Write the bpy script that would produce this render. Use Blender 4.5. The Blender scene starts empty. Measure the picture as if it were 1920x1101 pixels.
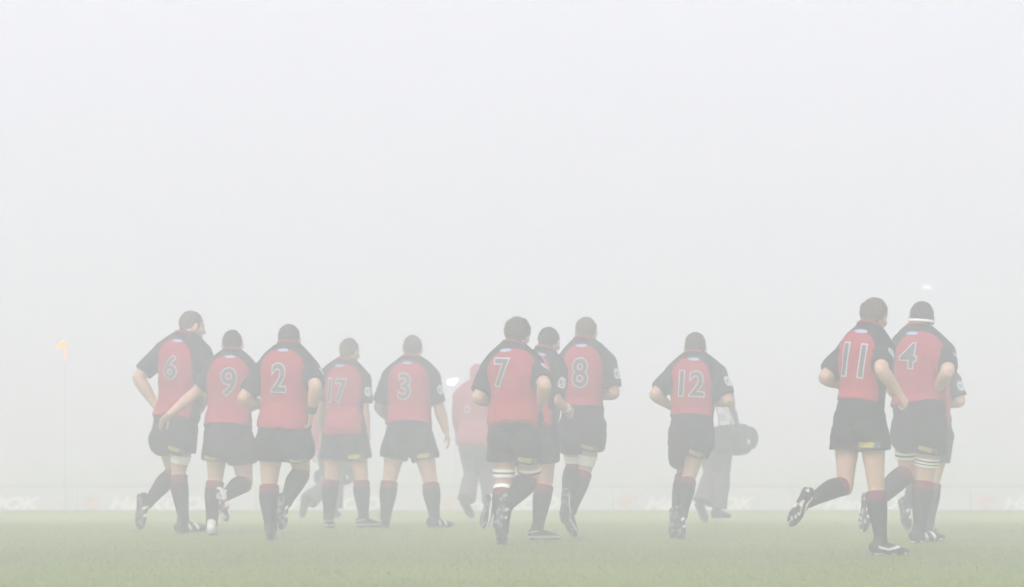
import bpy, bmesh, math, random
import numpy as np
from mathutils import Vector
from mathutils.bvhtree import BVHTree

random.seed(7)
rng = np.random.default_rng(7)
R = math.radians
scene = bpy.context.scene
COL = scene.collection

# ------------------------------------------------------------------ camera, sky, sun, exposure
F_PX, CX, HOR, CAM_Z = 7200.0, 960.0, 846.0, 0.75      # focal length and horizon in pixels of the 1920 px frame
cam_d = bpy.data.cameras.new('camera')
cam = bpy.data.objects.new('camera', cam_d)
COL.objects.link(cam)
cam.location = (0, 0, CAM_Z)
cam.rotation_euler = (R(90), 0, 0)
cam_d.sensor_width = 36.0
cam_d.lens = 36.0 * F_PX / 1920.0
cam_d.shift_y = (HOR - 550.5) / 1920.0
cam_d.clip_start, cam_d.clip_end = 0.1, 1000.0
scene.camera = cam
cam_d.dof.use_dof = True              # long lens, wide open: the boards and the staff fall slightly out of focus
cam_d.dof.focus_distance = 30.0
cam_d.dof.aperture_fstop = 2.2

SUN_EL, SUN_AZ = 48.0, 205.0          # the light comes from high behind the camera, a little from the left
world = bpy.data.worlds.new('World')
scene.world = world
world.use_nodes = True
wn, wl = world.node_tree.nodes, world.node_tree.links
sky = wn.new('ShaderNodeTexSky')
sky.sky_type = 'NISHITA'
sky.sun_disc = False
sky.sun_elevation = R(SUN_EL)
sky.sun_rotation = R(SUN_AZ)
sky.air_density = 1.0
sky.dust_density = 3.0
sky.ozone_density = 0.6
wl.new(sky.outputs['Color'], wn['Background'].inputs['Color'])
wn['Background'].inputs['Strength'].default_value = 0.15

sun_d = bpy.data.lights.new('sun', 'SUN')
sun_d.energy = 1.4
sun_d.angle = R(25)
sun_d.color = (1.0, 0.955, 0.94)
sun = bpy.data.objects.new('sun', sun_d)
COL.objects.link(sun)
to_sun = Vector((math.sin(R(SUN_AZ)) * math.cos(R(SUN_EL)), math.cos(R(SUN_AZ)) * math.cos(R(SUN_EL)), math.sin(R(SUN_EL))))
sun.rotation_euler = to_sun.to_track_quat('Z', 'Y').to_euler()

scene.view_settings.view_transform = 'Standard'
scene.view_settings.look = 'None'
scene.view_settings.gamma = 1.0
scene.view_settings.exposure = 1.03
scene.cycles.volume_bounces = 3
scene.cycles.max_bounces = 8
scene.cycles.use_denoising = True

FOG_DENSITY = 0.028

# ------------------------------------------------------------------ materials
def mat(name, color, rough=0.8, var=0.12, scale=60.0, bump=0.0, emit=None, strength=0.0, spec=0.3, hard=False):
    m = bpy.data.materials.new(name)
    m.use_nodes = True
    nt = m.node_tree
    b = nt.nodes['Principled BSDF']
    b.inputs['Roughness'].default_value = rough
    b.inputs['Specular IOR Level'].default_value = spec
    tc = nt.nodes.new('ShaderNodeTexCoord')
    nz = nt.nodes.new('ShaderNodeTexNoise')
    nz.inputs['Scale'].default_value = scale
    nz.inputs['Detail'].default_value = 4
    nt.links.new(tc.outputs['Object'], nz.inputs['Vector'])
    mix = nt.nodes.new('ShaderNodeMix')
    mix.data_type = 'RGBA'
    c = np.array(color)
    mix.inputs[6].default_value = (*np.clip(c * (1 - var), 0, 1), 1)
    mix.inputs[7].default_value = (*np.clip(c * (1 + var), 0, 1), 1)
    if hard:
        mr = nt.nodes.new('ShaderNodeMapRange')
        mr.inputs['From Min'].default_value, mr.inputs['From Max'].default_value = .50, .58
        nt.links.new(nz.outputs['Fac'], mr.inputs['Value'])
        nt.links.new(mr.outputs['Result'], mix.inputs[0])
    else:
        nt.links.new(nz.outputs['Fac'], mix.inputs[0])
    nt.links.new(mix.outputs[2], b.inputs['Base Color'])
    if bump:
        bp = nt.nodes.new('ShaderNodeBump')
        bp.inputs['Strength'].default_value = bump
        bp.inputs['Distance'].default_value = 0.004
        nt.links.new(nz.outputs['Fac'], bp.inputs['Height'])
        nt.links.new(bp.outputs['Normal'], b.inputs['Normal'])
    if emit:
        b.inputs['Emission Color'].default_value = (*emit, 1)
        b.inputs['Emission Strength'].default_value = strength
    return m

def mat_two(name, low, high, attr, width, rough=0.8, bump=0.15, var=0.12):
    """two colours of one cloth or leather, divided where the mesh attribute crosses zero"""
    m = mat(name, low, rough, var, 45.0, bump)
    nt = m.node_tree
    b = nt.nodes['Principled BSDF']
    src = [l.from_socket for l in nt.links if l.to_socket == b.inputs['Base Color']][0]
    at = nt.nodes.new('ShaderNodeAttribute')
    at.attribute_name = attr
    mr = nt.nodes.new('ShaderNodeMapRange')
    mr.inputs['From Min'].default_value = -width
    mr.inputs['From Max'].default_value = width
    nt.links.new(at.outputs['Fac'], mr.inputs['Value'])
    mix = nt.nodes.new('ShaderNodeMix')
    mix.data_type = 'RGBA'
    mix.inputs[7].default_value = (*high, 1)
    nt.links.new(src, mix.inputs[6])
    nt.links.new(mr.outputs['Result'], mix.inputs[0])
    nt.links.new(mix.outputs[2], b.inputs['Base Color'])
    return m

M = {}
M['skin'] = mat('skin', (0.56, 0.35, 0.235), 0.50, 0.22, 14.0)
M['skin_dark'] = mat('skin_tanned', (0.36, 0.20, 0.12), 0.55, 0.10, 25.0)
M['hair_black'] = mat('hair_black', (0.018, 0.014, 0.012), 0.6, 0.4, 120.0, 0.6)
M['hair_brown'] = mat('hair_brown', (0.055, 0.038, 0.022), 0.6, 0.4, 120.0, 0.6)
M['hair_fair'] = mat('hair_fair', (0.11, 0.085, 0.05), 0.6, 0.4, 120.0, 0.6)
M['shirt'] = mat_two('shirt_cloth', (0.015, 0.014, 0.018), (0.36, 0.024, 0.044), 'red_panel', 0.004)
M['red'] = mat('red_cloth', (0.30, 0.028, 0.050), 0.85, 0.1)
M['jacket'] = mat('red_jacket_cloth', (0.36, 0.075, 0.095), 0.7, 0.1, 40.0, 0.2)
M['black'] = mat('black_cloth', (0.013, 0.013, 0.016), 0.85, 0.2, 50.0, 0.2)
M['trousers'] = mat('dark_trouser_cloth', (0.10, 0.098, 0.105), 0.85, 0.2, 50.0, 0.2)
M['grey_jacket'] = mat('dark_grey_jacket_cloth', (0.06, 0.06, 0.07), 0.8, 0.2, 50.0, 0.2)
M['sock'] = mat_two('sock_wool', (0.013, 0.013, 0.016), (0.17, 0.018, 0.026), 'band', 0.02)
M['number'] = mat('number_print', (0.10, 0.10, 0.11), 0.6, 0.1)
M['outline'] = mat('number_outline', (0.52, 0.50, 0.53), 0.6, 0.06)
M['white'] = mat('white_print', (0.54, 0.54, 0.56), 0.6, 0.05)
M['lilac'] = mat('lilac_white_print', (0.36, 0.38, 0.54), 0.6, 0.05)
M['tape'] = mat('white_tape', (0.90, 0.89, 0.84), 0.7, 0.06, 80.0, 0.2)
M['dark_tape'] = mat('dark_tape', (0.03, 0.03, 0.035), 0.7, 0.1)
M['yellow'] = mat('yellow_print', (0.50, 0.42, 0.06), 0.7, 0.35, 70.0)
M['boot'] = mat_two('boot_leather', (0.022, 0.022, 0.026), (0.75, 0.75, 0.75), 'stripe', 0.03, 0.4, 0.05)
M['boot_white'] = mat_two('white_boot_leather', (0.72, 0.70, 0.70), (0.45, 0.06, 0.07), 'stripe', 0.03, 0.4, 0.05)
M['sole'] = mat('boot_sole', (0.12, 0.12, 0.125), 0.4, 0.85, 26.0, hard=True)
M['sole_pale'] = mat('boot_sole_pale', (0.27, 0.26, 0.25), 0.35, 0.93, 20.0, hard=True)
M['shoe'] = mat('dark_shoe_leather', (0.03, 0.03, 0.035), 0.5, 0.2)
M['bag'] = mat('dark_bag_nylon', (0.06, 0.062, 0.068), 0.7, 0.25, 30.0, 0.3)
M['strap'] = mat('pale_strap', (0.70, 0.70, 0.72), 0.7, 0.05)

# ------------------------------------------------------------------ helpers
def nrm(v):
    v = np.asarray(v, float)
    l = np.linalg.norm(v)
    return v / l if l > 1e-9 else v

def link(o, parent=None):
    COL.objects.link(o)
    if parent is not None:
        o.parent = parent
    return o

def mesh_from(name, V, F, m, smooth=True):
    me = bpy.data.meshes.new(name)
    me.from_pydata([tuple(v) for v in V], [], [tuple(f) for f in F])
    if m is not None:
        for x in (m if isinstance(m, (list, tuple)) else [m]):
            me.materials.append(x)
    if smooth:
        me.polygons.foreach_set('use_smooth', [True] * len(me.polygons))
    me.update()
    return me

def add_obj(name, V, F, m, parent=None, smooth=True):
    return link(bpy.data.objects.new(name, mesh_from(name, V, F, m, smooth)), parent)

def tag(o, label, cat, group=None):
    o['label'], o['category'] = label, cat
    if group:
        o['group'] = group
    return o

def merge(parts):
    V, F, k = [], [], 0
    for v, f in parts:
        V.append(np.asarray(v, float))
        F += [tuple(i + k for i in q) for q in f]
        k += len(v)
    return np.vstack(V), F

def catmull(A, sub):
    A = np.asarray(A, float)
    if sub <= 1 or len(A) < 3:
        if sub <= 1:
            return A
    P = np.vstack([2 * A[0] - A[1], A, 2 * A[-1] - A[-2]])
    out = []
    for i in range(1, len(P) - 2):
        p0, p1, p2, p3 = P[i - 1], P[i], P[i + 1], P[i + 2]
        for j in range(sub):
            t = j / sub
            out.append(0.5 * (2 * p1 + (p2 - p0) * t + (2 * p0 - 5 * p1 + 4 * p2 - p3) * t * t + (3 * p1 - p0 - 3 * p2 + p3) * t ** 3))
    out.append(P[-2])
    return np.array(out)

def sweep(pts, ab, lat, n=20, flat=(False, False), sub=3, expo=2.0):
    """closed tube with elliptical rings: half-axes ab[i] along lat and across it"""
    pts = np.asarray(pts, float)
    ab = np.asarray([x if np.ndim(x) else (x, x) for x in ab], float)
    lat = np.asarray(lat, float)
    if lat.ndim == 1:
        lat = np.repeat(lat[None], len(pts), 0)
    pts, ab, lat = catmull(pts, sub), np.abs(catmull(ab, sub)), catmull(lat, sub)
    T = np.gradient(pts, axis=0)
    th = np.linspace(0, 2 * np.pi, n, endpoint=False)
    c, s = np.cos(th), np.sin(th)
    c = np.sign(c) * np.abs(c) ** (2 / expo)
    s = np.sign(s) * np.abs(s) ** (2 / expo)
    rings = []
    def ring(p, a, b, la, t):
        t = nrm(t)
        x = nrm(la - t * np.dot(la, t))
        y = np.cross(t, x)
        rings.append(p + np.outer(c * a, x) + np.outer(s * b, y))
    if not flat[0]:
        for q in (75, 50, 25):
            r = R(q)
            ring(pts[0] - nrm(T[0]) * math.sin(r) * ab[0].min() * 0.8, ab[0][0] * math.cos(r), ab[0][1] * math.cos(r), lat[0], T[0])
    for p, x, la, t in zip(pts, ab, lat, T):
        ring(p, x[0], x[1], la, t)
    if not flat[1]:
        for q in (25, 50, 75):
            r = R(q)
            ring(pts[-1] + nrm(T[-1]) * math.sin(r) * ab[-1].min() * 0.8, ab[-1][0] * math.cos(r), ab[-1][1] * math.cos(r), lat[-1], T[-1])
    V = np.vstack(rings + [rings[0].mean(0)[None], rings[-1].mean(0)[None]])
    F, m = [], len(rings)
    for i in range(m - 1):
        for j in range(n):
            k = (j + 1) % n
            F.append((i * n + j, i * n + k, (i + 1) * n + k, (i + 1) * n + j))
    a, b = m * n, m * n + 1
    for j in range(n):
        k = (j + 1) % n
        F.append((a, k, j))
        F.append((b, (m - 1) * n + j, (m - 1) * n + k))
    return V, F

def blob(c, ax, r, n=18, m=12):
    """ellipsoid: axes ax (3 vectors), radii r"""
    V, F = [], []
    ax = np.asarray(ax, float)
    for i in range(1, m):
        p = math.pi * i / m
        for j in range(n):
            q = 2 * math.pi * j / n
            V.append(np.asarray(c) + ax[0] * r[0] * math.sin(p) * math.cos(q) + ax[1] * r[1] * math.sin(p) * math.sin(q) + ax[2] * r[2] * math.cos(p))
    V += [np.asarray(c) + ax[2] * r[2], np.asarray(c) - ax[2] * r[2]]
    t, b = len(V) - 2, len(V) - 1
    for i in range(m - 2):
        for j in range(n):
            k = (j + 1) % n
            F.append((i * n + j, (i + 1) * n + j, (i + 1) * n + k, i * n + k))
    for j in range(n):
        k = (j + 1) % n
        F.append((t, j, k))
        F.append((b, (m - 2) * n + k, (m - 2) * n + j))
    return np.array(V), F

def remesh(parts, voxel, it=3, fac=0.5):
    V, F = merge(parts)
    me = mesh_from('tmp', V, F, None)
    o = link(bpy.data.objects.new('tmp', me))
    md = o.modifiers.new('r', 'REMESH')
    md.mode, md.voxel_size = 'VOXEL', voxel
    if it:
        s = o.modifiers.new('s', 'SMOOTH')
        s.factor, s.iterations = fac, it
    dg = bpy.context.evaluated_depsgraph_get()
    ev = o.evaluated_get(dg).data
    n = len(ev.vertices)
    co = np.empty(n * 3)
    ev.vertices.foreach_get('co', co)
    F2 = [tuple(p.vertices) for p in ev.polygons]
    bpy.data.objects.remove(o)
    bpy.data.meshes.remove(me)
    return co.reshape(-1, 3), F2

def vnormals(V, F):
    tri = np.array([(f[0], f[1], f[2]) for f in F] + [(f[0], f[2], f[3]) for f in F if len(f) > 3])
    n = np.cross(V[tri[:, 1]] - V[tri[:, 0]], V[tri[:, 2]] - V[tri[:, 0]])
    N = np.zeros_like(V)
    for i in range(3):
        np.add.at(N, tri[:, i], n)
    return N / np.maximum(np.linalg.norm(N, axis=1, keepdims=True), 1e-12)

def folds(P, seed, amp):
    """creases of loose cloth: warped ridges"""
    r = np.random.default_rng(seed)
    out = np.zeros(len(P))
    for k, a in ((11, 1.0), (19, 0.7), (33, 0.4), (60, 0.15)):
        for _ in range(3):
            d1, d2 = nrm(r.normal(size=3) * (1, 1, 1.6)), nrm(r.normal(size=3))
            w = np.sin(P @ d2 * k * 0.5 + r.uniform(0, 6))
            out += a / 3 * (1 - 2 * np.abs(np.sin(P @ d1 * k * 0.5 + 1.4 * w + r.uniform(0, 6)))) * (0.5 + 0.5 * w)
    return out * amp

def set_attr(o, name, vals):
    a = o.data.attributes.new(name, 'FLOAT', 'POINT')
    a.data.foreach_set('value', np.asarray(vals, np.float32))

# ---- flat prints that lie on cloth
def cut_grid(bm, step):
    xs = [v.co.x for v in bm.verts]
    ys = [v.co.y for v in bm.verts]
    for axis, lo, hi in ((0, min(xs), max(xs)), (1, min(ys), max(ys))):
        q = lo + step
        while q < hi:
            co, no = Vector((0, 0, 0)), Vector((0, 0, 0))
            co[axis], no[axis] = q, 1
            bmesh.ops.bisect_plane(bm, geom=bm.verts[:] + bm.edges[:] + bm.faces[:], plane_co=co, plane_no=no)
            q += step

TEXT = {}
def text_flat(body, offset, shear=0.0, spacing=1.0):
    key = (body, offset, shear, spacing)
    if key not in TEXT:
        cu = bpy.data.curves.new('t', 'FONT')
        cu.body, cu.size, cu.offset, cu.shear, cu.space_character = body, 1.0, offset, shear, spacing
        cu.resolution_u = 6
        o = link(bpy.data.objects.new('t', cu))
        me = bpy.data.meshes.new_from_object(o.evaluated_get(bpy.context.evaluated_depsgraph_get()))
        V = np.array([v.co[:2] for v in me.vertices])
        F = [tuple(p.vertices) for p in me.polygons]
        bpy.data.objects.remove(o)
        bpy.data.meshes.remove(me)
        TEXT[key] = (V, F)
    return TEXT[key]

def number_flat(body, w, h, offset, ref=0.02):
    """glyphs centred on the origin, w by h metres measured on the glyphs of offset ref"""
    V0, _ = text_flat(body, ref)
    lo, hi = V0.min(0), V0.max(0)
    def area(q):       # thickened glyphs sometimes fail to fill: take the best-filled of nearly equal weights
        V, F = text_flat(body, q)
        return sum(0.5 * abs(sum(V[f[i]][0] * V[f[(i + 1) % len(f)]][1] - V[f[(i + 1) % len(f)]][0] * V[f[i]][1] for i in range(len(f)))) for f in F)
    V, F = text_flat(body, max((offset + q for q in (0, .002, -.002, .004, -.004, -.006, -.008, -.011, -.014)), key=area))
    sc = np.array([w, h]) / (hi - lo)
    return (V - (lo + hi) / 2) * sc, F

def rounded(w, h, n=20, e=4.0):
    th = np.linspace(0, 2 * np.pi, n, endpoint=False)
    c, s = np.cos(th), np.sin(th)
    return np.stack([np.sign(c) * np.abs(c) ** (2 / e) * w / 2, np.sign(s) * np.abs(s) ** (2 / e) * h / 2], 1), [tuple(range(n))]

def print_on(name, bvh, flat, c, x, y, m, parent, lift=0.004, step=0.016, tilt=0.0):
    """project a flat 2-D mesh along -z of the frame (x, y, x cross y) onto a cloth surface"""
    V2, F2 = flat
    bm = bmesh.new()
    ct, st = math.cos(R(tilt)), math.sin(R(tilt))
    vs = [bm.verts.new((a * ct - b * st, a * st + b * ct, 0)) for a, b in V2]
    for f in F2:
        try:
            bm.faces.new([vs[i] for i in f])
        except ValueError:
            pass
    bmesh.ops.remove_doubles(bm, verts=bm.verts[:], dist=1e-4)
    cut_grid(bm, step)
    bmesh.ops.remove_doubles(bm, verts=bm.verts[:], dist=1e-5)
    x, y = nrm(x), nrm(y)
    z = nrm(np.cross(x, y))
    y = np.cross(z, x)
    bad = []
    for v in bm.verts:
        o = np.asarray(c) + x * v.co.x + y * v.co.y + z * 0.35
        hit = bvh.ray_cast(Vector(o), Vector(-z), 0.7)
        if hit[0] is None:
            bad.append(v)
        else:
            n = Vector(z) if hit[1].dot(Vector(z)) < 0.2 else hit[1]
            v.co = hit[0] + n.normalized() * lift
    bmesh.ops.delete(bm, geom=bad, context='VERTS')
    seen, comps = set(), []
    for v in bm.verts:
        if v in seen:
            continue
        st, c_ = [v], []
        seen.add(v)
        while st:
            a = st.pop()
            c_.append(a)
            for e in a.link_edges:
                b = e.other_vert(a)
                if b not in seen:
                    seen.add(b)
                    st.append(b)
        comps.append(c_)
    areas = [sum(f.calc_area() for f in {f for v in c_ for f in v.link_faces}) for c_ in comps]
    big = max(areas, default=0)
    dead = [v for c_, a_ in zip(comps, areas) if a_ < big * .12 for v in c_]
    bmesh.ops.delete(bm, geom=dead, context='VERTS')
    me = bpy.data.meshes.new(name)
    bm.to_mesh(me)
    bm.free()
    me.materials.append(m)
    o = link(bpy.data.objects.new(name, me), parent)
    return o

# ------------------------------------------------------------------ people
def prof(t, tab):
    return np.interp(t, [a for a, _ in tab], [b for _, b in tab])

THIGH = [(0, .095), (.25, .094), (.5, .087), (.75, .070), (1, .060)]
SHIN = [(0, .057), (.15, .061), (.3, .068), (.5, .060), (.75, .045), (.92, .038), (1, .039)]
SHIN_BACK = [(0, 0), (.15, .008), (.3, .017), (.5, .013), (.75, .005), (1, 0)]
UARM = [(0, .064), (.3, .062), (.6, .057), (.85, .048), (1, .046)]
FARM = [(0, .045), (.2, .051), (.45, .046), (.8, .034), (1, .030)]
#          t     half width, half depth, forward shift
TORSO = [(-.17, .095, .080, .00), (-.06, .162, .128, -.01), (.08, .173, .132, -.014), (.30, .166, .118, .006), (.50, .176, .124, .004),
         (.68, .196, .132, -.002), (.82, .196, .124, -.008), (.92, .165, .100, -.008), (.99, .115, .080, .0), (1.04, .076, .070, .008)]

def person(spec):
    p = dict(k=1.0, kl=1.08, yaw=5, syaw=None, hyaw=None, kit='player', skin='skin', hair='hair_brown', bushy=0.0, curl=(45, 45))
    p.update(spec)
    d, H, k = p['d'], p['H'], p['k']
    h = H / 1.8
    s = F_PX / d
    syaw = p['yaw'] if p['syaw'] is None else p['syaw']
    hyaw = syaw if p['hyaw'] is None else p['hyaw']
    hipc = p['hip']
    root = np.array([(hipc[0] - CX) / s, d, 0.0])
    def W(x, y, dz=0.0):
        yy = d + dz
        return np.array([(x - CX) / F_PX * yy, yy, CAM_Z + (HOR - y) / F_PX * yy]) - root
    def frame(yaw):
        return np.array([math.cos(R(yaw)), -math.sin(R(yaw)), 0]), np.array([math.sin(R(yaw)), math.cos(R(yaw)), 0])
    hl, hf = frame(p['yaw'])
    sl, sf = frame(syaw)
    Z = np.array([0, 0, 1.0])
    hc = W(*hipc)
    lean = p.get('lean', 0.06)
    N = W(*p['neck'], lean)
    # shoulders: the outline corners moved in to the joints, turned by the shoulder yaw
    S = []
    for q, sg in ((p['S'][0], -1), (p['S'][1], 1)):
        a = W(q[0], q[1], lean)
        mid = W((p['S'][0][0] + p['S'][1][0]) / 2, (p['S'][0][1] + p['S'][1][1]) / 2, lean)
        half = abs(a[0] - mid[0]) - 0.045 * h
        a = mid + (a - mid) * (half / max(abs(a[0] - mid[0]), 1e-3)) - Z * 0.05 * h
        a[1] += -sg * half * math.tan(R(syaw)) * 0.9
        S.append(a)
    roll = nrm(S[1] - S[0])
    sl = roll
    sf = nrm(np.cross(Z, sl))
    su = nrm(N - hc)
    hw = 0.089 * h * k ** 0.5
    Hp = [hc - hl * hw, hc + hl * hw]
    def solve(a, q, L):
        b = W(q[0], q[1], a[1] * 1.0)
        dd = math.hypot(b[0] - a[0], b[2] - a[2])
        f = q[2] if len(q) > 2 else 0.0
        dz = math.sqrt(max(L * L - dd * dd, 0)) * f
        return W(q[0], q[1], a[1] + dz)
    E = [solve(S[i], p['E'][i], .180 * H) for i in (0, 1)]
    Wr = [solve(E[i], p['W'][i], .150 * H) for i in (0, 1)]
    K = [solve(Hp[i], p['K'][i], .245 * H) for i in (0, 1)]
    A = [solve(K[i], p['A'][i], .240 * H) for i in (0, 1)]
    feet = []
    for i in (0, 1):
        q = p['T'][i]
        if q[0] == 'flat':
            fd = np.array([math.sin(R(q[1])), math.cos(R(q[1])), 0.0])
            if len(q) > 2:
                fd = nrm(fd + Z * q[2])
            up = nrm(Z - fd * np.dot(Z, fd))
        else:
            t = solve(A[i], q, .155 * H)
            fd = nrm(t - A[i])
            sh = nrm(K[i] - A[i])
            up = sh - fd * np.dot(sh, fd)
            if np.linalg.norm(up) < 0.25:
                up = hf - fd * np.dot(hf, fd) + up
            up = nrm(up)
        feet.append((fd, up, np.cross(fd, up)))
    kl = p['kl'] * h * (0.5 + 0.5 * k)
    ka = h * (0.35 + 0.65 * k) * p.get('karm', 1.05)

    # ---- shapes
    def spine(t):
        return hc + (N - hc) * t
    def torso(t0, t1, inf, flat=(True, True), grow=0.0):
        ts = [t0] + [r[0] for r in TORSO if t0 < r[0] < t1] + [t1]
        T = np.array(TORSO)
        pts, ab, lt = [], [], []
        for t in ts:
            a, b, f = (np.interp(t, T[:, 0], T[:, j]) for j in (1, 2, 3))
            u = min(max(t, 0), 1)
            l = nrm(hl * (1 - u) + sl * u)
            fw = nrm(np.cross(Z, l))
            pts.append(spine(t) + fw * f * h)
            g = inf + grow * max(0, 0.25 - t)
            kk = k * h
            ab.append((a * kk + g, b * kk + g))
            lt.append(l)
        return sweep(pts, ab, lt, 28, flat, 4, 2.3)
    def limb(a, b, tab, t0, t1, inf, lat, kk, back=None, flat=(False, False), flare=0.0, n=18):
        ts = np.linspace(t0, t1, 8)
        ax = nrm(b - a)
        fw = nrm(np.cross(-ax, lat))
        pts = [a + (b - a) * t - fw * ((prof(t, back) if back else 0) * kk) for t in ts]
        ab = [prof(t, tab) * kk + inf + flare * (t - t0) / max(t1 - t0, 1e-3) for t in ts]
        return sweep(pts, ab, lat, n, flat, 2)
    def lat_for(a, b, l):
        ax = nrm(b - a)
        l = l - ax * np.dot(l, ax)
        return nrm(l) if np.linalg.norm(l) > 0.15 else nrm(np.cross(ax, Z))
    legl = [lat_for(Hp[i], K[i], hl) for i in (0, 1)]
    shl = [lat_for(K[i], A[i], hl) for i in (0, 1)]
    ual = [lat_for(S[i], E[i], sf) for i in (0, 1)]
    fal = [lat_for(E[i], Wr[i], sf) for i in (0, 1)]
    def shoulders(inf):
        out = []
        for i in (0, 1):
            out.append(sweep([N + Z * 0.035 * h, (N * 0.5 + S[i] * 0.5) + Z * 0.03 * h, S[i] + Z * 0.012 * h],
                             [(.05 * ka + inf), (.06 * ka + inf), (.064 * ka + inf)], sf, 16, (False, False), 3))
            out.append(blob(S[i], np.array([nrm(S[i] - E[i]), ual[i], np.cross(nrm(S[i] - E[i]), ual[i])]), (.075 * ka + inf, .068 * ka + inf, .068 * ka + inf)))
            # shoulder blade
            out.append(blob(spine(.74) + sl * (.085 * k * h) * (1 if i else -1) - sf * .085 * k * h, np.array([sl, sf, Z]), (.075 * k * h + inf, .05 * k * h + inf, .10 * k * h + inf)))
        return out
    def glutes(inf):
        return [blob(spine(-.14) + hl * (.085 * k * h) * sg - hf * .05 * k * h, np.array([hl, hf, Z]), (.095 * k * h + inf, .090 * k * h + inf, .10 * k * h + inf)) for sg in (-1, 1)]

    # head
    top = W(*p['top'], lean + p.get('hlean', 0.06))
    hx, hy = frame(hyaw)
    hu = nrm(nrm(top - N) + Z * 0.9)
    hy = nrm(hy - hu * np.dot(hy, hu))
    hx = np.cross(hy, hu)
    g = h * 1.03
    hc_ = top - hu * .118 * g
    AX = np.array([hx, hy, hu])
    def HP(x, y, z):
        return hc_ + (hx * x + hy * y + hu * z) * g
    head = [blob(HP(0, -.004, .012), AX, (.081 * g, .100 * g, .104 * g), 24, 18),
            blob(HP(0, .030, -.058), AX, (.062 * g, .070 * g, .062 * g)),
            blob(HP(0, .072, -.098), AX, (.026 * g, .024 * g, .020 * g)),
            blob(HP(0, .086, .018), AX, (.052 * g, .016 * g, .012 * g)),
            sweep([HP(0, .096, .008), HP(0, .108, -.016), HP(0, .118, -.036)], [(.010 * g, .010 * g), (.012 * g, .012 * g), (.017 * g, .013 * g)], hx, 12),
            sweep([HP(-.024, .086, -.066), HP(0, .097, -.064), HP(.024, .086, -.066)], [.007 * g, .009 * g, .007 * g], hu, 10),
            sweep([HP(-.020, .084, -.078), HP(0, .095, -.079), HP(.020, .084, -.078)], [.007 * g, .010 * g, .007 * g], hu, 10),
            blob(HP(-.031, .080, .000), AX, (.014 * g, .013 * g, .011 * g)), blob(HP(.031, .080, .000), AX, (.014 * g, .013 * g, .011 * g))]
    for sg in (-1, 1):
        head.append(blob(HP(.084 * sg, -.004, -.012), np.array([nrm(hx * sg - hy * .45), nrm(hy + hx * sg * .45), hu]), (.010 * g, .020 * g, .034 * g)))
        head.append(blob(HP(.052 * sg, .06, -.03), AX, (.022 * g, .03 * g, .025 * g)))
    neck = sweep([N - Z * .05 * h, N + (hc_ - N) * .35 - hy * .004, HP(0, -.012, -.045)], [(.080 * ka, .074 * ka), (.067 * ka, .066 * ka), (.063 * ka, .066 * ka)], hx, 20)

    # hands
    def hand(i):
        dr = nrm(Wr[i] - E[i])
        hd = p.get('hand', (None, None))[i]
        if hd is not None:
            dr = nrm(W(*hd) - Wr[i])
        inward = sl * (1 if i == 0 else -1)
        n = inward - dr * np.dot(inward, dr)
        n = nrm(n) if np.linalg.norm(n) > .2 else nrm(np.cross(dr, Z))
        w = np.cross(dr, n)
        if np.dot(w, sf + Z * .6) < 0:
            w = -w
        q = h * 1.08
        w0 = Wr[i]
        out = [sweep([w0 - dr * .02, w0 + dr * .03 * q, w0 + dr * .075 * q, w0 + dr * .098 * q],
                     [(.027 * q, .021 * q), (.036 * q, .018 * q), (.042 * q, .017 * q), (.040 * q, .013 * q)], w, 16)]
        for o, L, a in ((.034, .070, 1.02), (.0115, .082, .98), (-.0115, .076, 1.0), (-.033, .058, 1.06)):
            b = w0 + dr * .093 * q + w * o * q
            cur, ang = [b], 0
            fd = nrm(dr + w * o * 2.2)
            for j, fr in enumerate((.42, .32, .26)):
                ang += p['curl'][i] * a * (.8, 1.1, .8)[j]
                cur.append(cur[-1] + (fd * math.cos(R(ang)) + n * math.sin(R(ang))) * L * fr * q)
            out.append(sweep(cur, [.0095 * q, .009 * q, .0085 * q, .0075 * q], w, 10, (False, False), 2))
        b = w0 + dr * .025 * q + w * .030 * q
        t1 = b + nrm(dr * .7 + w * .6 + n * .4) * .045 * q
        t2 = t1 + nrm(dr * .9 + w * .1 + n * .5) * .034 * q
        t3 = t2 + nrm(dr * .8 - w * .1 + n * .6) * .026 * q
        out.append(sweep([b, t1, t2, t3], [.014 * q, .0115 * q, .010 * q, .008 * q], w, 10, (False, False), 2))
        return out

    body = [torso(-.17, 1.04, -.014, (False, False)), neck] + shoulders(-.006) + glutes(-.014) + head
    for i in (0, 1):
        body.append(limb(S[i], E[i], UARM, 0, 1, 0, ual[i], ka))
        body.append(limb(E[i], Wr[i], FARM, 0, 1, 0, fal[i], ka))
        body += hand(i)
        body.append(limb(Hp[i], K[i], THIGH, 0, 1, 0, legl[i], kl))
        kf = nrm(np.cross(nrm(Hp[i] - K[i]) + nrm(K[i] - A[i]), hl))
        body.append(blob(K[i] + kf * .012 * h, np.array([hl, kf, Z]), (.052 * kl, .055 * kl, .060 * kl)))
        body.append(limb(K[i], A[i], SHIN, 0, 1, 0, shl[i], kl, SHIN_BACK))
        fd, up, sd = feet[i]
        body.append(sweep([A[i] - fd * .045 * h - up * .045 * h, A[i] + fd * .06 * h - up * .045 * h, A[i] + fd * .15 * h - up * .055 * h],
                          [(.028 * h, .026 * h), (.034 * h, .026 * h), (.034 * h, .014 * h)], sd, 14))

    # ---- ground contact: every person is moved straight up or down until the lower sole meets the turf
    low = 1e9
    for i in (0, 1):
        fd, up, sd = feet[i]
        for a in (-.075, 0, .15, .20):
            low = min(low, (A[i] + (fd * a - up * .095) * h)[2])
    shift = p.get('lift', 0.0) - low + 0.002
    root[2] = shift
    p['shift'] = shift

    V, F = remesh(body, 0.0065, 4, 0.5)
    me = mesh_from('person', V, F, M[p['skin']])
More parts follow.
